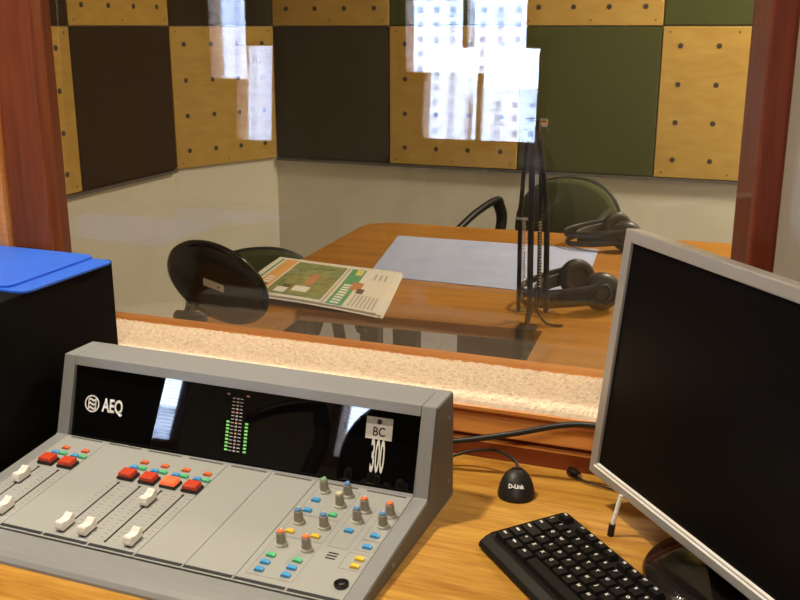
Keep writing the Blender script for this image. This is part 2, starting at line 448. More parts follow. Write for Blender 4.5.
# casing mouldings towards the control room
obj('casing', B(-1.180, -1.100, 1.268, 1.30, 0.77, 1.87, bev=.006), 'trim', win, LW)
obj('casing', B(-1.205, -1.180, 1.258, 1.30, 0.77, 1.89, bev=.008), 'trim_h', win, LW)
obj('casing', B(-1.30, -1.205, 1.272, 1.30, 0.77, 1.90, bev=.006), 'trim', win, LW)
obj('casing', B(-0.021, 0.010, 1.262, 1.30, 0.77, 1.87, bev=.004), 'jamb', win, LW)
obj('casing', B(-1.30, 0.010, 1.268, 1.30, 1.745, 1.87, bev=.004), 'trim_h', win, LW)
# horizontal mouldings between desk and sill
obj('sill_nosing', P([(1.30, .8335), (1.276, .8335), (1.272, .831), (1.272, .826), (1.276, .8225), (1.30, .8225)], -1.30, 0.01, 'x'), 'apron_wood', win, LW)
obj('sill_cove', P([(1.30, .8225), (1.283, .8225), (1.287, .814), (1.30, .814)], -1.30, 0.01, 'x'), 'trim_dark', win, LW)
obj('apron_board', B(-1.30, 0.01, 1.276, 1.30, .786, .814, bev=.003), 'apron_wood', win, LW)
obj('apron_cove', P([(1.30, .786), (1.284, .786), (1.288, .777), (1.30, .777)], -1.30, 0.01, 'x'), 'jamb', win, LW)
obj('lower_bead', B(-1.30, 0.30, 1.280, 1.30, .774, .777), 'apron_wood', win, LW)
obj('lower_rail', B(-1.30, 0.30, 1.283, 1.30, .748, .774), 'trim_dark', win, LW)
# panes: front upright, rear leaning back two degrees
obj('pane', B(-1.112, -0.020, 1.300, 1.306, .8355, 1.745), 'glass', win, LW)
obj('pane', B(-1.215, -0.048, -.003, .003, 0, 0.91), 'glass', win, LW @ T(0, 1.447, .838) @ R(math.radians(-2.7), 'X'))
# carpet pile on the sill
def pile():
    x0, x1, y0, y1 = -1.19, -0.035, 1.2745, 1.432
    nx, ny = 470, 64
    rnd = random.Random(3); vs_ = []; fs = []
    base = [[rnd.random() for _ in range(ny // 3 + 3)] for _ in range(nx // 3 + 3)]
    for i in range(nx + 1):
        for j in range(ny + 1):
            x = x0 + (x1 - x0) * i / nx; y = y0 + (y1 - y0) * j / ny
            t = min(j, ny - j) / 3.0
            edge = min(1, t)
            h = (0.0005 + 0.0095 * edge ** .5) + ((rnd.random() - .5) * .0022 + (base[i // 3][j // 3] - .5) * .0018) * edge
            vs_.append((x + (rnd.random() - .5) * .002, y + (rnd.random() - .5) * .002 * edge, SZ + max(h, -.001)))
    for i in range(nx):
        for j in range(ny):
            a = i * (ny + 1) + j; fs.append((a, a + ny + 1, a + ny + 2, a + 1))
    me = bpy.data.meshes.new('carpet_pile'); me.from_pydata(vs_, [], fs); me.materials.append(M['carpet'])
    o = share('carpet_pile', me, win, LW); o['kind'] = 'stuff'; o['label'] = 'pinkish cream carpet strip on the window sill'
pile()

# ------------------------------------------------------------------ outside: pale apartment blocks
def facade(name, x0, x1, y, z1, m, nx, zlo, nz, label, depth=14):
    root = thing(name, label, 'building', ((x0 + x1) / 2, y, -16))
    L = T(-(x0 + x1) / 2, -y, 16)
    obj('block', B(x0, x1, y - depth, y, -16, z1), m, root, L)
    me = None; bal = None
    dx = (x1 - x0) / nx
    for i in range(nx):
        for k in range(nz):
            Lw = L @ T(x0 + dx * (i + .5), y, zlo + 3.0 * k)
            if me is None:
                me = obj('window', B(-.62, .62, -.1, .06, 0, 1.25), 'facade_window', root, Lw).data
            else: share('window', me, root, Lw)
            if i % 3 == 1:
                Lb = L @ T(x0 + dx * (i + .5), y, zlo + 3.0 * k - .5)
                if bal is None: bal = obj('balcony', B(-1.1, 1.1, 0, 1.0, 0, .35), 'facade_grey', root, Lb).data
                else: share('balcony', bal, root, Lb)
    obj('cornice', B(x0 - .3, x1 + .3, y - .1, y + .5, z1 - .6, z1), m, root, L)
facade('apartment_block', -82, -64, -200, 17, 'facade', 5, -11, 9, 'tall pale apartment block outside, mirrored in the left of the window glass')
facade('apartment_building', -62.5, -40, -205, 8, 'facade', 6, -11, 6, 'lower white apartment building outside, mirrored in the middle of the glass')
facade('tower_block', -134, -108, -200, 20, 'facade_grey', 7, -11, 9, 'grey tower block outside, mirrored at the narrow window')
g = struct(obj('street_ground', B(-400, 300, -420, YR - .3, -16.2, -16.0), 'ground'), 'street outside')

# ------------------------------------------------------------------ ceiling lamps and added fill lamp
def ceiling_or_fill_lamp(loc, power, col, label, r=0.11):
    root = thing('ceiling_or_fill_lamp', label, 'lamp', (loc[0], loc[1], ZC - .085), 0, 'ceiling and fill lamps')
    obj('housing', LA([(r + .02, .085), (r + .02, .02), (r + .012, .012), (r + .004, .012), (r + .004, .08), (0, .08)], 32), 'lamp_metal', root)
    obj('diffuser', LA([(r, .05), (r, .034), (0, .03)], 32), 'lamp_diffuser', root)
    ld = bpy.data.lights.new('lamp_light', 'AREA'); ld.shape = 'DISK'; ld.size = 2 * r; ld.energy = power; ld.color = col
    lo = bpy.data.objects.new('lamp_light', ld); COL.objects.link(lo); lo.parent = root; lo.location = (0, 0, .02)
ceiling_or_fill_lamp(*CONTROL_LAMP, 'round ceiling lamp over the mixing console', r=.06)
ceiling_or_fill_lamp(*REAR_FILL, 'added round fill lamp in the rear of the control room', r=.2)
ceiling_or_fill_lamp(*BOOTH_LAMP, 'round ceiling lamp over the booth table', r=.2)

# ------------------------------------------------------------------ control desk
desk = thing('control_desk', 'long oak control desk below the studio window', 'desk', (-0.7, 0.9, 0))
LD = T(0.7, -0.9, 0)
obj('desk_top', B(-1.75, 0.9, 0.45, 1.282, 0.715, 0.75, bev=.003), 'desk', desk, LD)
obj('desk_edge', B(-1.75, 0.9, 0.43, 0.45, 0.712, 0.7495, bev=.004), 'desk', desk, LD)
for x in (-1.72, -0.45, 0.83): obj('leg', B(x, x + .05, 0.5, 1.25, 0, 0.715), 'table_dark', desk, LD)
obj('modesty_panel', B(-1.67, .83, 1.2, 1.22, .25, .715), 'table_dark', desk, LD)

# ------------------------------------------------------------------ mixing console
CW = 0.575
con = thing('mixing_console', 'grey broadcast mixing console with faders, knobs and black display hood', 'mixing console', (-0.367, 1.054, 0.75), math.radians(-.6))
SL = math.atan(0.105)
side = [(0.098, 0.0), (0.094, 0.150), (0.031, 0.150), (0.0, 0.0375), (-0.004, 0.0368), (-0.222, 0.0145), (-0.246, 0.0125), (-0.262, 0.0075), (-0.268, 0.0)]
obj('cheek', P(side, -0.0195, 0.0, 'x', bev=.0012), ['console'], con)
obj('cheek', P(side, -CW, -CW + .0195, 'x', bev=.0012), 'console', con)
obj('side_cover', P([(0.0965, 0.001), (0.0925, 0.148), (0.034, 0.148), (0.004, 0.0395), (0.0, 0.036), (-0.218, 0.0135), (-0.24, 0.0115), (-.25, .001)], 0.0, 0.0014, 'x'), 'console_side', con)
body = [(0.096, 0.002), (0.096, 0.030), (0.0, 0.0345), (-0.222, 0.0113), (-0.222, 0.002)]
obj('base', P(body, -CW + .0197, -.0197, 'x'), 'console', con)
nose = [(-0.2215, 0.0145), (-0.232, 0.0140), (-0.244, 0.0128), (-0.254, 0.0108), (-0.262, 0.0076), (-0.2665, 0.0035), (-0.267, 0.0), (-0.2215, 0.0)]
obj('armrest_nose', P(nose, -CW + .0197, -.0197, 'x'), 'console', con, smooth=False)
obj('hood', P([(0.0935, 0.150), (0.0310, 0.150), (0.0272, 0.1365), (0.046, 0.1365), (0.0775, 0.1365), (0.0775, 0.03), (0.0965, 0.03)], -CW + .0200, -.0200, 'x', bev=.0008), 'console', con)
k_ = math.hypot(.031, .113)
ca, sa = .031 / k_, .113 / k_
MD = T(-CW + .02, 0.005, 0.037) @ R(math.radians(1.3), 'Z') @ T(-.02, 0, 0) @ Matrix(((1, 0, 0, 0), (0, ca, -sa, 0), (0, sa, ca, 0), (0, 0, 0, 1)))    # display plane: x = u, y = up, z = out
MP = T(-CW, 0, 0.0382) @ R(SL, 'X')                                                     # panel plane: x = u, y = -v, z = out
obj('display', B(0.0205, 0.1195, -0.002, 0.102, -0.006, 0.0), 'display', con, MD)
obj('display', B(0.1197, 0.4485, -0.004, 0.102, -0.006, 0.0), 'display', con, MD)
obj('display', B(0.4487, 0.5552, -0.004, 0.102, -0.006, 0.0), 'display', con, MD)
# logo on the hood
bm = bmesh.new()
N = 36
for i in range(N):
    a0, a1 = 2 * PI * i / N, 2 * PI * (i + 1) / N
    q = [(0.0522 + r * math.cos(a), 0.0487 + r * math.sin(a), .0004) for r, a in ((.0125, a0), (.0125, a1), (.0104, a1), (.0104, a0))]
    bm.faces.new([bm.verts.new(p) for p in q])
for k in range(3):
    y = 0.0545 - k * .006
    pts_ = [(0.0460, -.0016), (0.0490, .0014), (0.0520, -.0002), (0.0555, -.0012), (0.0590, .0016)]
    for (xa, ya), (xb, yb) in zip(pts_, pts_[1:]):
        bm.faces.new([bm.verts.new(p) for p in ((xa, y + ya - .0016, .0004), (xb, y + yb - .0016, .0004), (xb, y + yb + .0016, .0004), (xa, y + ya + .0016, .0004))])
for xa in (0.0455, .0575):
    bm.faces.new([bm.verts.new(p) for p in ((xa, .0405, .0004), (xa + .0018, .0405, .0004), (xa + .0018, .0562, .0004), (xa, .0562, .0004))])
o = obj('emblem', bm, 'logo', con, MD); o['label'] = 'white round emblem with wavy bars'
text('lettering', 'AEQ', 0.0265, 'logo', con, MD @ T(0.0873, 0.0482, .0003), bold=.0007, sx=.66)
# BC 300 tag
obj('tag_plate', B(0.4775, 0.5141, 0.0592, 0.0786, 0, .0005), 'logo', con, MD)
obj('tag_band', B(0.4775, 0.5141, 0.0786, 0.0878, 0, .0005), 'tag_grey', con, MD)
obj('tag_dot', LA([(.0035, 0), (.0035, .0004), (0, .0004)], 18), 'black', con, MD @ T(0.4958, .0822, .0005))
text('lettering', 'BC', 0.0165, 'black', con, MD @ T(0.4960, .0686, .0007), bold=.0002, sx=.86)
text('lettering', '300', 0.0600, 'logo', con, MD @ T(0.4965, .0352, .0003), bold=.0012, sx=.222)
# level meter
bm = bmesh.new(); bt = bmesh.new(); bo = bmesh.new()
for i in range(16):
    y = 0.0857 - i * (0.0857 - 0.0139) / 15
    w = .0044 + .0008 * (i / 15)
    box(bt, .2875 - .0035 - w, .2875 - .0035, y - .0006, y + .0006, 0, .0004)
    box(bt, .2880 + .0035, .2880 + .0035 + w, y - .0006, y + .0006, 0, .0004)
    box(bo if i % 3 == 1 else bt, .2878 - .0016, .2878 + .0016, y - .0011, y + .0011, 0, .0004)
for i in range(9):
    y = .0530 - i * .0385 / 8
    box(bm, .2752 - .0023, .2752 + .0023, y - .0013, y + .0013, 0, .0006)
    box(bm, .3040 - .0023, .3040 + .0023, y - .0013, y + .0013, 0, .0006)
for x in (.2726, .3024): box(bo, x - .002, x + .002, .0898, .0918, 0, .0004)
for nm, b_, m_ in (('meter_scale', bt, 'led_tick'), ('meter_numbers', bo, 'led_orange'), ('meter_diodes', bm, 'led_green')):
    o = obj(nm, b_, m_, con, MD); o['kind'] = 'stuff'
# module plates
for u0, u1 in ((.0200, .0897), (.0903, .2887), (.2893, .3552), (.3558, .4217), (.4223, .5550)):
    obj('module_plate', B(u0, u1, -.2195, -.0005, -.0015, 0.0, bev=.0004, seg=1), 'plate', con, MP)
sm = None; sg = None
for i in range(8):
    u = .0225 + i * .0665
    if sm is None:
        o = obj('label_strip', B(.0015, .065, -.0025, .0025, 0, .0004), 'strip', con, MP @ T(u, -.2150, 0)); sm = o.data
        o = obj('label_strip', B(.006, .060, -.0014, .0014, 0, .0004), 'strip_grey', con, MP @ T(u, -.0042, 0)); sg = o.data
    else:
        share('label_strip', sm, con, MP @ T(u, -.2150, 0)); share('label_strip', sg, con, MP @ T(u, -.0042, 0))
# fader channels
bm = bmesh.new(); prism(bm, [(-.0065, 0), (.0065, 0), (.0055, .0032), (.003, .0036), (-.003, .0036), (-.0055, .0032)], -.0022, .0022, 'y')
small_meshes = {}
def small_button(kind, u, v):
    if kind not in small_meshes:
        o = obj('push_button', P([(-.0055, 0), (.0055, 0), (.0055, .0022), (.0035, .0034), (-.0035, .0034), (-.0055, .0022)], -.0029, .0029, 'y'), kind, con, MP @ T(u, -v, 0)); small_meshes[kind] = o.data
    else: o = share('push_button', small_meshes[kind], con, MP @ T(u, -v, 0))
    return o
bm.free()
FX = [.0405, .0735, .1730, .2062, .2395, .2727]
CAPV = [.120, .188, .194, .194, .116, .194]
bez = None; redm = None; slm = None; cpm = None; rgm = None
ticks = bmesh.new()
for i, u in enumerate(FX):
    small_button('orange', u + .0035, .0350); small_button('blue_btn', u - .0030, .0500); small_button('green_btn', u + .0100, .0495)
    if bez is None:
        b0 = obj('channel_button', B(-.0125, .0125, -.0095, .0095, 0, .0042, bev=.001, seg=1), 'black', con, MP @ T(u + .004, -.0725, 0)); bez = b0.data
        r0 = obj('button_cap', P([(-.0112, .004), (.0112, .004), (.0095, .0100), (-.0095, .0100)], -.0082, .0082, 'y', bev=.0012), 'red', b0); redm = r0.data
    else:
        b0 = share('channel_button', bez, con, MP @ T(u + .004, -.0725, 0))
        if i == 4:
            obj('button_cap', P([(-.0112, .004), (.0112, .004), (.0095, .0100), (-.0095, .0100)], -.0082, .0082, 'y', bev=.0012), 'red_lit', b0)
        else: share('button_cap', redm, b0)
    # slot, ends, cap
    if slm is None:
        slm = obj('fader_slot', B(-.0012, .0012, -.204, -.0885, 0, .0003), 'black', con, MP @ T(u, 0, 0)).data
        rgm = obj('slot_screw', LA([(.0020, 0), (.0020, .0006), (.0009, .0006), (.0009, .0002), (0, .0002)], 10), 'strip', con, MP @ T(u, -.0885, 0)).data
    else:
        share('fader_slot', slm, con, MP @ T(u, 0, 0)); share('slot_screw', rgm, con, MP @ T(u, -.0885, 0))
    share('slot_screw', rgm, con, MP @ T(u, -.204, 0))
    if cpm is None:
        prof = [(-.0115, 0.002), (-.0125, .006), (-.0105, .0120), (-.008, .0135), (-.004, .0110), (0, .0100), (.004, .0110), (.008, .0140), (.0105, .0150), (.0118, .012), (.0115, .002)]
        c0 = obj('fader_cap', P(prof, -.0058, .0058, 'x', bev=.0007), 'white_plastic', con, MP @ T(u, -CAPV[i], 0)); cpm = c0.data
    else: share('fader_cap', cpm, con, MP @ T(u, -CAPV[i], 0))
    obj('cap_shade_gap', B(-.0052, .0052, -.0105, .0105, 0.0004, .0022), 'black', con, MP @ T(u, -CAPV[i], 0))  # black slab stands in for the shade beneath the cap
    for sx in (-.0095, .0095):
        for k in range(15):
            v = .094 + k * .0074; l = .0020 if k % 3 else .0034
            box(ticks, u + sx - l, u + sx + l, -v - .0004, -v + .0004, 0, .0002)
o = obj('fader_scales', ticks, 'print', con, MP); o['kind'] = 'stuff'
# monitor section: knobs, push buttons
knob_me = {}
def knob(u, v, cap):
    if not knob_me:
        b = obj('knob', LA([(.0068, 0), (.0068, .003), (.0058, .0045), (.0052, .0165), (.0043, .0175), (0, .0175)], 20), 'knob', con, MP @ T(u, -v, 0)); knob_me['b'] = b.data
        r_ = obj('knob_skirt', LA([(.0076, 0), (.0076, .0025), (.0066, .0034), (.0055, .0034)], 20), 'knob_ring', b); knob_me['s'] = r_.data
    else:
        b = share('knob', knob_me['b'], con, MP @ T(u, -v, 0)); share('knob_skirt', knob_me['s'], b)
    if cap not in knob_me:
        c = obj('knob_cap', LA([(.0041, .0172), (.0041, .0190), (.0032, .0197), (0, .0198)], 16), cap, b); knob_me[cap] = c.data
        p = obj('pointer', B(-.0004, .0004, .001, .004, .0197, .0201), 'logo', b); knob_me['p'] = p.data
    else: share('knob_cap', knob_me[cap], b); share('pointer', knob_me['p'], b)
for u, v, c in ((.443, .023, 'cap_green'), (.476, .023, 'cap_blue'), (.476, .047, 'cap_cream'), (.510, .048, 'cap_orange'), (.544, .048, 'cap_orange'),
                (.510, .071, 'cap_blue'), (.544, .071, 'cap_blue'), (.443, .095, 'cap_blue'), (.477, .095, 'cap_blue'), (.444, .142, 'cap_orange'), (.477, .142, 'cap_orange')):
    knob(u, v, c)
for u, v in ((.442, .046), (.442, .070), (.509, .094), (.543, .094), (.543, .117), (.443, .180), (.443, .194), (.477, .180), (.477, .194)): small_button('blue_btn', u, v)
for u, v in ((.476, .070), (.443, .166), (.477, .166)): small_button('green_btn', u, v)
for u, v in ((.442, .117), (.476, .117), (.544, .141), (.544, .155)): small_button('yellow_btn', u, v)
bm = LA([(.0085, 0), (.0085, .0028), (.007, .0035), (.0045, .0035), (.0045, -.004), (0, -.004)], 24)
obj('headphone_jack', bm, 'black_gloss', con, MP @ T(.543, -.189, 0))
for v in (.1390, .1440, .1490): obj('talkback_slot', B(.5040, .5165, -v - .0010, -v + .0010, 0, .0003), 'black', con, MP)
bm = bmesh.new()
def frame_line(u0, u1, v0, v1, w=.0003):
    box(bm, u0, u1, -v0 - w, -v0 + w, 0, .0002); box(bm, u0, u1, -v1 - w, -v1 + w, 0, .0002)
    box(bm, u0 - w, u0 + w, -v1, -v0, 0, .0002); box(bm, u1 - w, u1 + w, -v1, -v0, 0, .0002)
for a in ((.431, .489, .012, .078), (.431, .489, .080, .125), (.431, .489, .127, .203), (.497, .522, .038, .128), (.531, .553, .038, .103), (.531, .553, .104, .125), (.526, .553, .131, .162)): frame_line(*a)
o = obj('panel_print', bm, 'print', con, MP); o['kind'] = 'stuff'
for y, z in ((.075, .12), (.075, .03), (-.12, .012)):
    obj('side_screw', LA([(.003, 0), (.003, .001), (0, .0014)], 12), 'console', con, T(.0014, y, z) @ R(PI / 2, 'Y'))

# ------------------------------------------------------------------ black cabinet with blue folders at the left
cab = thing('speaker_cabinet', 'tall black boxed cabinet standing left of the mixing console', 'cabinet', (-1.10, 1.03, 0.75), math.radians(3))
obj('cabinet_body', B(-.135, .135, -.24, .225, 0, .250, bev=.003), 'black_matte', cab)
obj('front_grille', B(-.125, .125, -.246, -.24, .01, .24), 'black', cab)
obj('foot_plinth', B(-.12, .12, -.22, .2, 0, .006), 'black', cab)
def rounded_poly(pts, r=.018, n=5):
    out = []
    m = len(pts)
    for i in range(m):
        p = Vector(pts[i]); a = (Vector(pts[i - 1]) - p).normalized(); b = (Vector(pts[(i + 1) % m]) - p).normalized()
        p0, p1 = p + a * r, p + b * r
        for k in range(n + 1):
            t = k / n; out.append(tuple((1 - t) ** 2 * p0 + 2 * t * (1 - t) * p + t * t * p1))
    return out
lo = obj('blue_folder', P(rounded_poly([(-1.225, 1.045), (-0.958, 1.040), (-0.958, 1.245), (-1.225, 1.250)], .02), 1.0005, 1.0035, 'z'), 'blue_folder')
tag(lo, 'bright blue folder lying directly on the black cabinet, lower of the two', 'folder', 'blue folders')
hi = obj('blue_folder', P(rounded_poly([(-1.25, 1.052), (-0.992, 1.046), (-1.000, 1.252), (-1.25, 1.257)], .02), 1.0038, 1.0072, 'z'), 'blue_folder')
tag(hi, 'bright blue folder on top of the other one on the cabinet', 'folder', 'blue folders')

# ------------------------------------------------------------------ monitor
md = Vector((0.65, -0.76, 0)).normalized()
nb = Vector((0.76, 0.65, 0)).normalized()       # away from the viewer of the screen
tilt = math.atan(.034 / .32)
upv = Vector((0, 0, 1)) * math.cos(tilt) + nb * math.sin(tilt)
bk = nb * math.cos(tilt) - Vector((0, 0, 1)) * math.sin(tilt)
BASE = Vector((-0.005, 1.057, 0.75))
mon = thing('computer_monitor', 'flat computer monitor with thin silver bezel, dark screen, beside the keyboard', 'monitor', BASE)
o0 = Vector((-0.1904, 1.1865, 0.800)) - BASE
MM = Matrix(((md.x, bk.x, upv.x, o0.x), (md.y, bk.y, upv.y, o0.y), (md.z, bk.z, upv.z, o0.z), (0, 0, 0, 1)))
MWd, MHt, BZ = 0.44, 0.322, 0.0155
bm = bmesh.new()
box(bm, 0, MWd, 0, .022, 0, BZ, bev=.0015); box(bm, 0, MWd, 0, .022, MHt - BZ, MHt, bev=.0015)
box(bm, 0, BZ, 0, .022, BZ - .001, MHt - BZ + .001, bev=.001); box(bm, MWd - BZ, MWd, 0, .022, BZ - .001, MHt - BZ + .001, bev=.001)
bz = obj('bezel', bm, 'silver', mon, MM)
obj('bezel_lip_glint', P([(-.0012, BZ - .0042), (.0038, BZ - .0042), (.0038, BZ + .0012), (.0012, BZ + .0006)], BZ - .004, MWd - BZ + .004, 'x'), 'painted_glint', bz)  # lip's lit edge painted on as a near-white strip
obj('screen', B(BZ - .001, MWd - BZ + .001, .004, .010, BZ - .001, MHt - BZ + .001), 'screen', mon, MM)
obj('rear_shell', P([(.022, .002), (.034, .03), (.05, .08), (.05, .24), (.034, .30), (.022, MHt - .002)], .004, MWd - .004, 'x'), 'black', mon, MM)
obj('neck', B(.185, .255, .050, .075, -.030, .16, bev=.006), 'black', mon, MM)
obj('stand_base', LA([(.098, 0), (.100, .003), (.097, .008), (.07, .012), (.03, .016), (0, .017)], 48), 'black_gloss', mon, T(.004, .004, 0), smooth=True)
# thin prop with painted chrome shine under the left half of the bezel
pa = Vector((-0.1465, 1.116, 0.762)) - BASE; pb = Vector((-0.1385, 1.122, 0.8035)) - BASE
obj('prop_rod', TU([pa, pb], .0028, 10), 'painted_glint', mon)
obj('prop_foot', TU([pa + Vector((-.001, -.0005, -.0118)), pa + Vector((.0005, 0.0003, .004))], .0042, 12), 'black', mon)

# ------------------------------------------------------------------ keyboard
kd = Vector((0.69, -0.724, 0)).normalized()
KB = thing('computer_keyboard', 'black computer keyboard with white legends in front of the monitor', 'keyboard', (-0.287, 1.033, 0.75), math.atan2(kd.y, kd.x))
KB.scale = (1.0, 0.91, 1.0)
KL = 0.445
bm = bmesh.new()
prism(bm, [(-.004, 0), (-.009, .004), (-.007, .010), (.004, .0165), (.012, .0155), (.122, .0215), (.125, .0230), (.129, .0225), (.131, .016), (.128, 0)], 0, KL, 'x', bev=.002)
obj('keyboard_body', bm, 'key', KB)
def key_mesh(w, d=.0175, h=.0072):
    bm = bmesh.new()
    b = [(0, 0), (w, 0), (w, d), (0, d)]; t = .0022
    tp = [(t, t * .6), (w - t, t * .6), (w - t, d - t), (t, d - t)]
    lo = [bm.verts.new((x, y, 0)) for x, y in b]; hi = [bm.verts.new((x, y, h)) for x, y in tp]
    bm.faces.new(hi); bm.faces.new(lo[::-1])
    for i in range(4): bm.faces.new((lo[i], lo[(i + 1) % 4], hi[(i + 1) % 4], hi[i]))
    return bm
key_me = {}
U = .0190
def key(xu, row, w, legend=None):
    y = .0125 + row * .0185 + (.004 if row == 5 else 0)
    z = .0156 + (y - .012) * .055
    L = T(.0075 + xu * U, y, z) @ R(math.atan(.055), 'X')
    kw = round(w * U - .001, 4)
    dep = .0175 if row < 5 else .0135
    kk = (kw, dep)
    if kk not in key_me:
        k = obj('key', key_mesh(kw, dep), 'key', KB, L); key_me[kk] = k.data
    else: k = share('key', key_me[kk], KB, L)
    if legend:
        sz = .0060 if len(legend) == 1 else (.0050 if len(legend) <= 2 else .0040)
        xo = .0052 if len(legend) == 1 else .0038 + .0011 * len(legend)
        text('legend', legend, sz, 'legend', k, T(min(xo, kw / 2), dep * .60, .0073), bold=.00022)
def krow(row, items, x0=0.0):
    x = x0
    for it in items:
        if isinstance(it, (int, float)): x += it; continue
        s, w = it if isinstance(it, tuple) else (it, 1)
        key(x, row, w, s); x += w
krow(0, [('Ctrl', 1.25), ('Win', 1.25), ('Alt', 1.25), (None, 6.25), ('Gr', 1.25), ('Win', 1.25), ('M', 1.25), ('Ctrl', 1.25), .3, '<', 'v', '>', .3, ('0', 2), '.'])
krow(1, [('Shift', 1.25), '<', *'ZXCVBNM', ',', '.', '-', ('Shift', 2.75), 1.3, '^', 1.3, '1', '2', '3'])
krow(2, [('Caps', 1.75), *'ASDFGHJKL', ';', "'", ('Ent', 2.25), 3.6, '4', '5', '6', '+'])
krow(3, [('Tab', 1.5), *'QWERTYUIOP', '[', ']', ('#', 1.5), .3, 'D', 'E', 'P', .3, '7', '8', '9', '+'])
krow(4, ['|', *'1234567890', "'", '=', ('Bk', 2), .3, 'I', 'H', 'P', .3, 'N', '/', '*', '-'])
krow(5, ['Esc', 1, 'F1', 'F2', 'F3', 'F4', .5, 'F5', 'F6', 'F7', 'F8', .5, 'F9', 'F10', 'F11', 'F12', .3, 'Pr', 'Sc', 'Pa'])
obj('front_rest', P([(-.0055, .0108), (.0035, .0165), (.0045, .0168), (.0045, .0172), (.003, .0170), (-.0060, .0114)], .004, KL - .004, 'x'), 'black', KB)

# ------------------------------------------------------------------ small USB cradle with its cable, other cables
cr = thing('usb_cradle', 'small black domed cradle with white lettering on the desk', 'cradle', (-0.284, 1.178, 0.75), math.radians(12))
bm = bmesh.new(); Nn = 28
prof = [(1.0, 0), (1.03, .003), (1.0, .008), (.93, .015), (.80, .023), (.60, .030), (.34, .0345), (0, .036)]
lathe(bm, prof, Nn)
for v in bm.verts:
    x, y, z = v.co
    t = z / .036
    v.co.x = x * (.0245 - .004 * max(0, y)); v.co.y = y * .0235 + t * .010
obj('dome', bm, 'black', cr, smooth=True)
obj('slot', B(-.007, .007, .007, .011, .034, .0362, bev=.001), 'black_gloss', cr)
Lt = T(0, -.0148, .0205) @ R(math.radians(52), 'X')
text('lettering', 'D-Link', .0078, 'logo', cr, Lt, bold=.0003, sx=.95)
cab_pts = smooth_path([(-.2855, 1.196, .780), (-.298, 1.213, .786), (-.330, 1.235, .785), (-.365, 1.243, .775), (-.395, 1.235, .765), (-.43, 1.21, .757), (-.50, 1.20, .7535)], 8)
co = obj('cable', TU(cab_pts, .0022, 8), 'black', smooth=True)
tag(co, 'thin black cable rising from the domed cradle and running behind the console', 'cable', 'black cables')
pts = smooth_path([(-.52, 1.20, .775), (-.44, 1.215, .787), (-.375, 1.225, .797), (-.307, 1.236, .813), (-.21, 1.238, .841), (-.10, 1.215, .845), (.04, 1.17, .86)], 8)
co = obj('cable', TU(pts, .0042, 10), 'black', smooth=True)
tag(co, 'thick dark cable stretched from behind the console to behind the monitor', 'cable', 'black cables')
pts = smooth_path([(-.222, 1.2585, .7565), (-.20, 1.245, .754), (-.15, 1.235, .7525), (-.06, 1.215, .7525), (.06, 1.2, .7525)], 8)
pl = thing('cable_plug', 'small black cable plug lying on the desk beside the monitor corner', 'plug', (-.224, 1.262, .75))
obj('plug_body', TU([(-.006, .004, .0068), (.002, 0, .0068), (.010, -.006, .006)], [.0062, .0066, .0045], 12), 'black_gloss', pl)
obj('metal_tip', TU([(.009, -.0055, .0064), (.013, -.008, .0062)], .0035, 10), 'chrome', pl)
obj('lead', TU([Vector(p) - Vector((-.224, 1.262, .75)) for p in pts[3:]], .0013, 8), 'black', pl)

# ------------------------------------------------------------------ booth table (U-shaped, notch towards the window)
TB = thing('booth_table', 'large U-shaped orange wooden table inside the booth', 'table', (-0.983, 1.917, 0), math.radians(3.5))
TZ = 0.74
outl = [(-.225, -.33), (-.185, .5), (-.185, .93)]
for k in range(7):
    a = PI - k * PI / 12; outl.append((-.185 + .10 + .10 * math.cos(a), .93 + .10 * math.sin(a)))
for k in range(7):
    a = PI / 2 - k * PI / 12; outl.append((1.08 - .10 + .10 * math.cos(a), .93 + .10 * math.sin(a)))
outl += [(1.08, -.33), (.562, -.33), (.558, 0.0), (0.0, 0.0), (0.0, -.33)]
obj('table_top', P(outl, TZ - .0015, TZ, 'z'), 'table', TB)
obj('table_board', P(outl, TZ - .026, TZ - .0015, 'z'), 'table_edge', TB)
for x, y in ((-.02, .04), (.155, .34), (.47, .10), (-.12, .85), (.95, .85), (.98, .1), (-.14, -.28), (.97, -.28)):
    obj('leg', B(x - .03, x + .03, y - .03, y + .03, 0, TZ - .026, bev=.003), 'table_dark', TB)
obj('apron', B(-.14, 1.04, .86, .88, TZ - .12, TZ - .026), 'table_edge', TB)
obj('cable_box', B(.36, .545, .05, .16, TZ - .16, TZ - .026, bev=.003), 'table_dark', TB)

# pale blue sheet
sh = obj('desk_sheet', P([(-1.058, 2.745), (-.955, 2.262), (-.468, 2.250), (-.425, 2.50), (-.452, 2.772)], TZ + .0005, TZ + .0022, 'z'), 'blotter')
tag(sh, 'large pale blue sheet lying flat on the booth table', 'sheet')

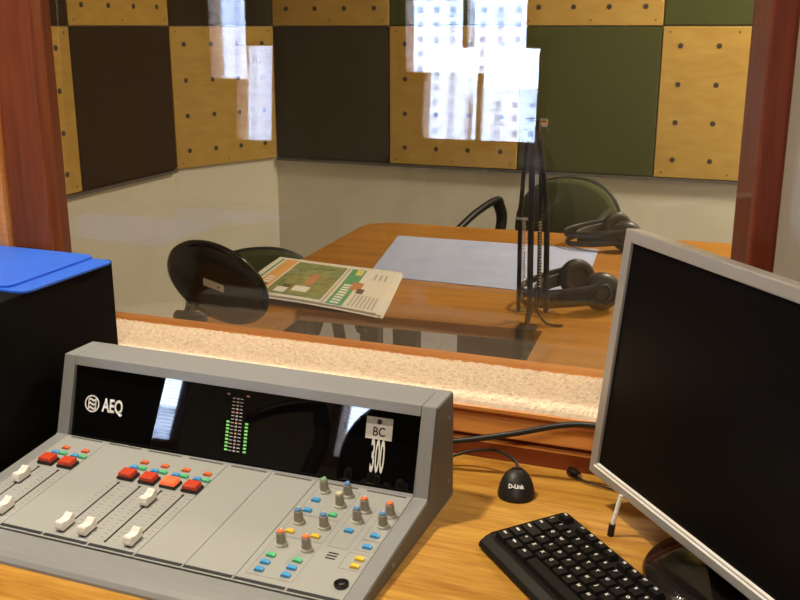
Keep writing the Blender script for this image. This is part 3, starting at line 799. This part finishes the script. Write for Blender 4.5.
# newspaper
NP = thing('newspaper', 'folded newspaper with olive photograph and green banner on the booth table', 'newspaper', (-1.172, 1.955, TZ))
ea = (Vector((-.861, 2.291)) - Vector((-1.240, 2.337))).to_3d(); ea.normalize()
ec = (Vector((-1.240, 2.337)) - Vector((-1.172, 1.96))).to_3d(); ec.normalize()
NW, NHt = .392, .365
def np_pt(s, t, h=0.0):   # s along the long edge, t towards the far edge
    p = Vector((0, 0, 0)) + ea * (s * NW * (1 - .06 * t)) + ec * (t * NHt) + Vector((0, 0, 1)) * h
    return p
def np_h(s, t): return .0125 + .004 * math.sin(s * 2.6 + .5) * (1 - .3 * t) + .002 * math.sin(t * 3 + s * 4)
def np_sheet(name, s0, s1, t0, t1, lift, m, parent, ns=14, nt_=10, th=.0007):
    bm = bmesh.new()
    topv = [[bm.verts.new(np_pt(s0 + (s1 - s0) * i / ns, t0 + (t1 - t0) * j / nt_, np_h(s0 + (s1 - s0) * i / ns, t0 + (t1 - t0) * j / nt_) + lift)) for j in range(nt_ + 1)] for i in range(ns + 1)]
    bot = [[bm.verts.new(v.co - Vector((0, 0, th))) for v in r_] for r_ in topv]
    for i in range(ns):
        for j in range(nt_):
            bm.faces.new((topv[i][j], topv[i + 1][j], topv[i + 1][j + 1], topv[i][j + 1]))
            bm.faces.new((bot[i][j], bot[i][j + 1], bot[i + 1][j + 1], bot[i + 1][j]))
    for i in range(ns):
        bm.faces.new((topv[i][0], bot[i][0], bot[i + 1][0], topv[i + 1][0])); bm.faces.new((topv[i][nt_], topv[i + 1][nt_], bot[i + 1][nt_], bot[i][nt_]))
    for j in range(nt_):
        bm.faces.new((topv[0][j], topv[0][j + 1], bot[0][j + 1], bot[0][j])); bm.faces.new((topv[ns][j], bot[ns][j], bot[ns][j + 1], topv[ns][j + 1]))
    return obj(name, bm, m, parent, smooth=False)
np_sheet('page', 0.00, 1.03, -.01, 1.0, -.0060, 'paper', NP, th=.0012)
np_sheet('page', 0.02, 1.00, -.03, .99, -.0040, 'paper', NP, th=.0012)
np_sheet('page', 0.00, 1.02, .0, 1.01, -.0018, 'paper', NP, th=.0012)
page = np_sheet('page', 0.0, .985, .005, 1.0, 0, 'paper', NP, th=.0012)
np_sheet('print_photo', .20, .60, .06, .93, .0004, 'pr_green', page, th=.0002)
np_sheet('print_band', .085, .185, .03, .95, .0004, 'pr_orange', page, th=.0002)
np_sheet('print_stripe', .045, .062, .03, .95, .0004, 'pr_banner', page, th=.0002)
np_sheet('print_banner', .645, .755, .02, .93, .0004, 'pr_banner', page, th=.0002)
np_sheet('print_stripe', .612, .628, .02, .93, .0004, 'pr_text', page, th=.0002)
np_sheet('print_figure', .72, .80, .42, .60, .0006, 'pr_skin', page, 4, 4, .0002)
np_sheet('print_figure', .78, .83, .35, .46, .0007, 'pr_dark', page, 4, 4, .0002)
np_sheet('print_figure', .40, .46, .36, .66, .0006, 'pr_skin', page, 4, 4, .0002)
np_sheet('print_figure', .36, .47, .17, .30, .0006, 'pr_white', page, 4, 4, .0002)
np_sheet('print_figure', .25, .33, .10, .22, .0006, 'pr_white', page, 4, 4, .0002)
np_sheet('print_figure', .28, .34, .22, .30, .0006, 'pr_dark', page, 4, 4, .0002)
np_sheet('print_patch', .69, .74, .78, .92, .0006, 'pr_yellow', page, 4, 4, .0002)
for k in range(6): np_sheet('print_letter', .105, .165, .10 + k * .062, .138 + k * .062, .0006, 'pr_dark' if k < 3 else 'pr_white', page, 2, 2, .0002)
for k in range(8): np_sheet('print_letter', .668, .725 if k < 7 else .735, .05 + k * .062, .088 + k * .062, .0006, 'pr_white', page, 2, 2, .0002)
bm = bmesh.new(); bm.free()
for k in range(7):
    np_sheet('print_text_line', .785 + k * .026, .797 + k * .026, .05, .32, .0004, 'pr_text', page, 2, 4, .0002)
for k in range(3):
    np_sheet('print_text_line', .84 + k * .04, .855 + k * .04, .72, .86, .0004, 'pr_text', page, 2, 4, .0002)

# ------------------------------------------------------------------ round black dish on its stand
DC = Vector((-1.135, 1.815, TZ))
DS = thing('tilted_dish', 'glossy black round dish tilted on a small stand beside the newspaper', 'dish', (-1.10, 1.80, TZ))
nrm = Vector((-0.0313, -0.8734, -0.4873)).normalized()
uu = Vector((0, 0, 1)).cross(nrm).normalized(); vv = nrm.cross(uu)
cen = Vector((-1.0517, 1.6900, TZ + .1062)) - Vector((-1.10, 1.80, TZ))
MDs = Matrix(((uu.x, vv.x, nrm.x, cen.x), (uu.y, vv.y, nrm.y, cen.y), (uu.z, vv.z, nrm.z, cen.z), (0, 0, 0, 1)))
RD = .1155
obj('dish', LA([(0, -.012), (RD * .9, -.012), (RD * .98, -.010), (RD, -.004), (RD * .985, .002), (RD * .93, .006), (RD * .6, .009), (0, .010)], 64), 'black_gloss', DS, MDs, smooth=True)
obj('sticker', B(-.023, .023, -.011, .011, .0098, .0104), 'sticker', DS, MDs @ T(.0, .008, 0) @ R(-.35, 'Z'))
obj('sticker_dot', LA([(.003, 0), (.003, .0004), (0, .0004)], 12), 'black', DS, MDs @ T(.010, .0035, .0104))
ft = Vector((-1.170, 1.735, TZ)) - Vector((-1.10, 1.80, TZ))
obj('stand_arm', TU(smooth_path([cen + uu * -.055 + vv * -.06 + nrm * .004, ft + Vector((.016, .006, .04)), ft + Vector((.006, 0, .014))], 6), .0055, 10), 'black', DS, smooth=True)
obj('stand_foot', TU([ft + Vector((-.018, 0.0, .013)), ft + Vector((-.014, 0.0, .013)), ft + Vector((.05, .012, .012))], [.010, .013, .011], 14), 'black', DS, smooth=True)

# ------------------------------------------------------------------ microphone boom arm
MB = thing('microphone_boom', 'folded black sprung microphone boom arm clamped to the table notch', 'boom arm', (-0.456, 2.00, TZ))
def mb(x, z, y=2.0): return Vector((x + .456, y - 2.00, z - TZ))
obj('clamp', P([(-.030, .0005), (-.030, .008), (-.075, .008), (-.075, -.062), (-.035, -.062), (-.035, -.054), (-.066, -.054), (-.066, .0005)], -.022, .016, 'x'), 'black', MB)
obj('clamp_screw', TU([(-.002, -.050, -.085), (-.002, -.050, -.03)], .005, 10), 'chrome', MB)
obj('post', TU([(-.006, -.045, .006), (-.007, -.018, .030)], .006, 14), 'black', MB)
obj('arm_tube', TU([mb(-.463, .765, 1.985), mb(-.474, 1.16)], .0065, 10), 'black', MB)
obj('arm_tube', TU([mb(-.4935, .760, 2.01), mb(-.4965, .98, 2.01), mb(-.486, 1.15, 2.005)], .0048, 10), 'black', MB)
obj('arm_tube', TU([mb(-.4330, .765, 2.01), mb(-.4390, .98, 2.01), mb(-.462, 1.15, 2.005)], .0062, 10), 'black', MB)
obj('arm_tube', TU([mb(-.451, .775, 2.015), mb(-.457, 1.13, 2.012)], .0045, 10), 'black', MB)
def coil(a, b, r, turns, wr):
    pts = []; d = b - a; n = turns * 10
    for i in range(n + 1):
        t = i / n; an = 2 * PI * turns * t
        pts.append(a + d * t + Vector((r * math.cos(an), r * math.sin(an), 0)))
    return TU(pts, wr, 5)
obj('spring', coil(mb(-.482, .82), mb(-.4865, .965), .0036, 22, .0011), 'chrome', MB, smooth=True)
obj('spring', coil(mb(-.447, .82), mb(-.4515, .965), .0036, 22, .0011), 'chrome', MB, smooth=True)
obj('cross_bar', TU([mb(-.502, .968), mb(-.465, .968)], .0030, 8), 'chrome', MB)
obj('cross_bar', TU([mb(-.458, .972, 2.012), mb(-.436, .972, 2.012)], .0030, 8), 'black', MB)
obj('end_bar', TU([mb(-.510, .762, 2.01), mb(-.476, .762, 2.01)], .0032, 8), 'chrome', MB)
obj('end_bar', TU([mb(-.446, .766, 2.01), mb(-.414, .766, 2.01)], .0032, 8), 'chrome', MB)
obj('elbow', TU([mb(-.490, 1.165), mb(-.458, 1.165)], .013, 16), 'black', MB)
obj('elbow_knob', TU([mb(-.458, 1.170), mb(-.444, 1.170)], .008, 14), 'chrome', MB)
obj('cable', TU(smooth_path([mb(-.455, .80, 1.995), mb(-.449, .775, 1.99), mb(-.428, .749, 1.985), mb(-.405, .7435, 1.99), mb(-.392, .7435, 1.995)], 6), .003, 8), 'black', MB, smooth=True)

# ------------------------------------------------------------------ headphones
def headphones(name, label, loc, ang, lean=0.0):
    root = thing(name, label, 'headphones', loc, ang, 'headphones on the booth table')
    zc = .045
    def cup(y, s, yawc):
        Lc = T(0, y, zc) @ R(yawc, 'Z') @ R(-s * PI / 2, 'X')
        c = obj('ear_cup', LA([(0, .022), (.020, .0215), (.034, .018), (.0425, .008), (.044, 0), (.043, -.006), (.036, -.010), (0, -.010)], 36), 'headphone', root, Lc, smooth=True)
        pr = []
        for k in range(13):
            a = 2 * PI * k / 12; pr.append((.0325 + .0095 * math.cos(a), -.014 + .008 * math.sin(a)))
        obj('ear_pad', lathe(bmesh.new(), pr, 32, cap=False), 'headphone_pad', c, smooth=True)
        obj('driver_cloth', LA([(.026, -.0115), (0, -.0125)], 24), 'headphone', c)
        obj('cap_ring', LA([(.026, .0205), (.026, .0225), (.022, .0232), (.022, .0212)], 28), 'black_gloss', c, smooth=True)
    cup(.070, 1, .10); cup(-.070, -1, -.10)
    def arc(z0, z1, rx, ry, r, flat):
        pts = []
        for k in range(25):
            a = PI / 2 + PI * k / 24
            t = math.sin((k / 24) * PI)
            pts.append((rx * math.cos(a), ry * math.sin(a), z0 + (z1 - z0) * t))
        return TU(pts, r, 8, flat)
    obj('headband', arc(zc + .016, .040, .165, .088, .006, (.45, 1.5)), 'headphone', root, smooth=True)
    obj('headband', arc(zc - .014, .014, .160, .088, .005, (.45, 1.5)), 'headphone', root, smooth=True)
    obj('head_strap', arc(zc, .027, .128, .080, .008, (.2, 2.0)), 'headphone_pad', root, smooth=True)
    for s in (-1, 1): obj('yoke', TU(smooth_path([(.012, s * .094, zc), (-.004, s * .0965, zc + .022), (-.03, s * .092, zc + .010), (-.036, s * .090, zc - .008), (-.004, s * .0965, zc - .02), (.012, s * .094, zc)], 5), .0035, 7), 'headphone', root, smooth=True)
    return root
headphones('headphones', 'black headphones nearest the window, lying beside the boom arm', (-0.378, 2.205, TZ), math.radians(35))
headphones('headphones', 'black headphones at the far side of the table before the green chair', (-0.400, 2.845, TZ), math.radians(20))

# ------------------------------------------------------------------ office chairs with green backs
def office_chair(label, loc, ang, back_top, name='office_chair'):
    root = thing(name, label, 'chair', loc, ang, 'green office chairs in the booth')
    sz = back_top - .42
    def pad(w, h, th, ex=2.5, curve=.0):
        bm = bmesh.new(); N = 40; rings = []
        for k, (s, d) in enumerate(((.90, -th / 2), (.985, -th * .32), (1.0, 0), (.985, th * .32), (.90, th / 2))):
            ring = []
            for i in range(N):
                a = 2 * PI * i / N; c, sn = math.cos(a), math.sin(a)
                x = w / 2 * s * math.copysign(abs(c) ** (2 / ex), c); y = h / 2 * s * math.copysign(abs(sn) ** (2 / ex), sn)
                ring.append(bm.verts.new((x, d + curve * (x / (w / 2)) ** 2, y)))
            rings.append(ring)
        for a, b in zip(rings, rings[1:]):
            for i in range(N): bm.faces.new((a[i], a[(i + 1) % N], b[(i + 1) % N], b[i]))
        for r_, sgn in ((rings[0], 1), (rings[-1], -1)):
            c = bm.verts.new(sum((v.co for v in r_), Vector()) / N)
            for i in range(N): bm.faces.new((r_[i], r_[(i + 1) % N], c))
        return bm
    bh = .36
    obj('backrest', pad(.395, bh, .05, 2.35, -.02), 'chair_green', root, T(0, .22, back_top - bh / 2) @ R(math.radians(-6), 'X'), smooth=True)
    obj('back_shell', pad(.405, bh + .01, .02, 2.35, -.02), 'black', root, T(0, .245, back_top - bh / 2) @ R(math.radians(-6), 'X'), smooth=True)
    obj('seat', pad(.46, .44, .07, 3.0), 'chair_green', root, T(0, 0, sz) @ R(PI / 2, 'X'), smooth=True)
    obj('back_bar', TU(smooth_path([(0, .05, sz - .05), (0, .24, sz - .04), (0, .275, sz + .06), (0, .265, back_top - .2)], 6), .016, 10), 'black', root, smooth=True)
    obj('column', TU([(0, 0, .09), (0, 0, sz - .03)], .025, 16), 'black', root)
    for s in (-1, 1):
        obj('armrest', TU(smooth_path([(s * .19, -.02, sz - .03), (s * .235, .02, sz + .02), (s * .215, .11, sz + .24), (s * .212, .085, sz + .325), (s * .215, .05, sz + .345), (s * .225, -.08, sz + .315), (s * .235, -.19, sz + .27)], 7), .016, 10, (1.3, .8)), 'black', root, smooth=True)
    for k in range(5):
        a = 2 * PI * k / 5 + .3; c, s_ = math.cos(a), math.sin(a)
        obj('base_leg', TU([(0, 0, .095), (.16 * c, .16 * s_, .085), (.28 * c, .28 * s_, .065)], [.024, .019, .014], 10), 'black', root)
        obj('caster', LA([(.012, -.011), (.026, -.009), (.026, .009), (.012, .011)], 16, T(.28 * c, .28 * s_, .026) @ R(a, 'Z') @ R(PI / 2, 'X')), 'black', root)
    return root
office_chair('green-backed office chair with black armrest behind the far table edge', (-0.728, 3.265, 0), math.radians(-12), .832)
office_chair('green-backed office chair half hidden behind the newspaper and black dish', (-1.335, 2.42, 0), math.radians(35), .692)

# ------------------------------------------------------------------ added chair, out of view, blocking the wide window's reflection in the display
oc = office_chair('added dark chair out of view, blocking the window reflection in the console display', (-0.80, 0.08, 0), math.radians(188), 1.08)
oc['group'] = 'added reflection blocker'
for ch in oc.children:
    if ch.name.split('.')[0] in ('backrest', 'seat'): ch.data.materials[0] = M['black_matte']
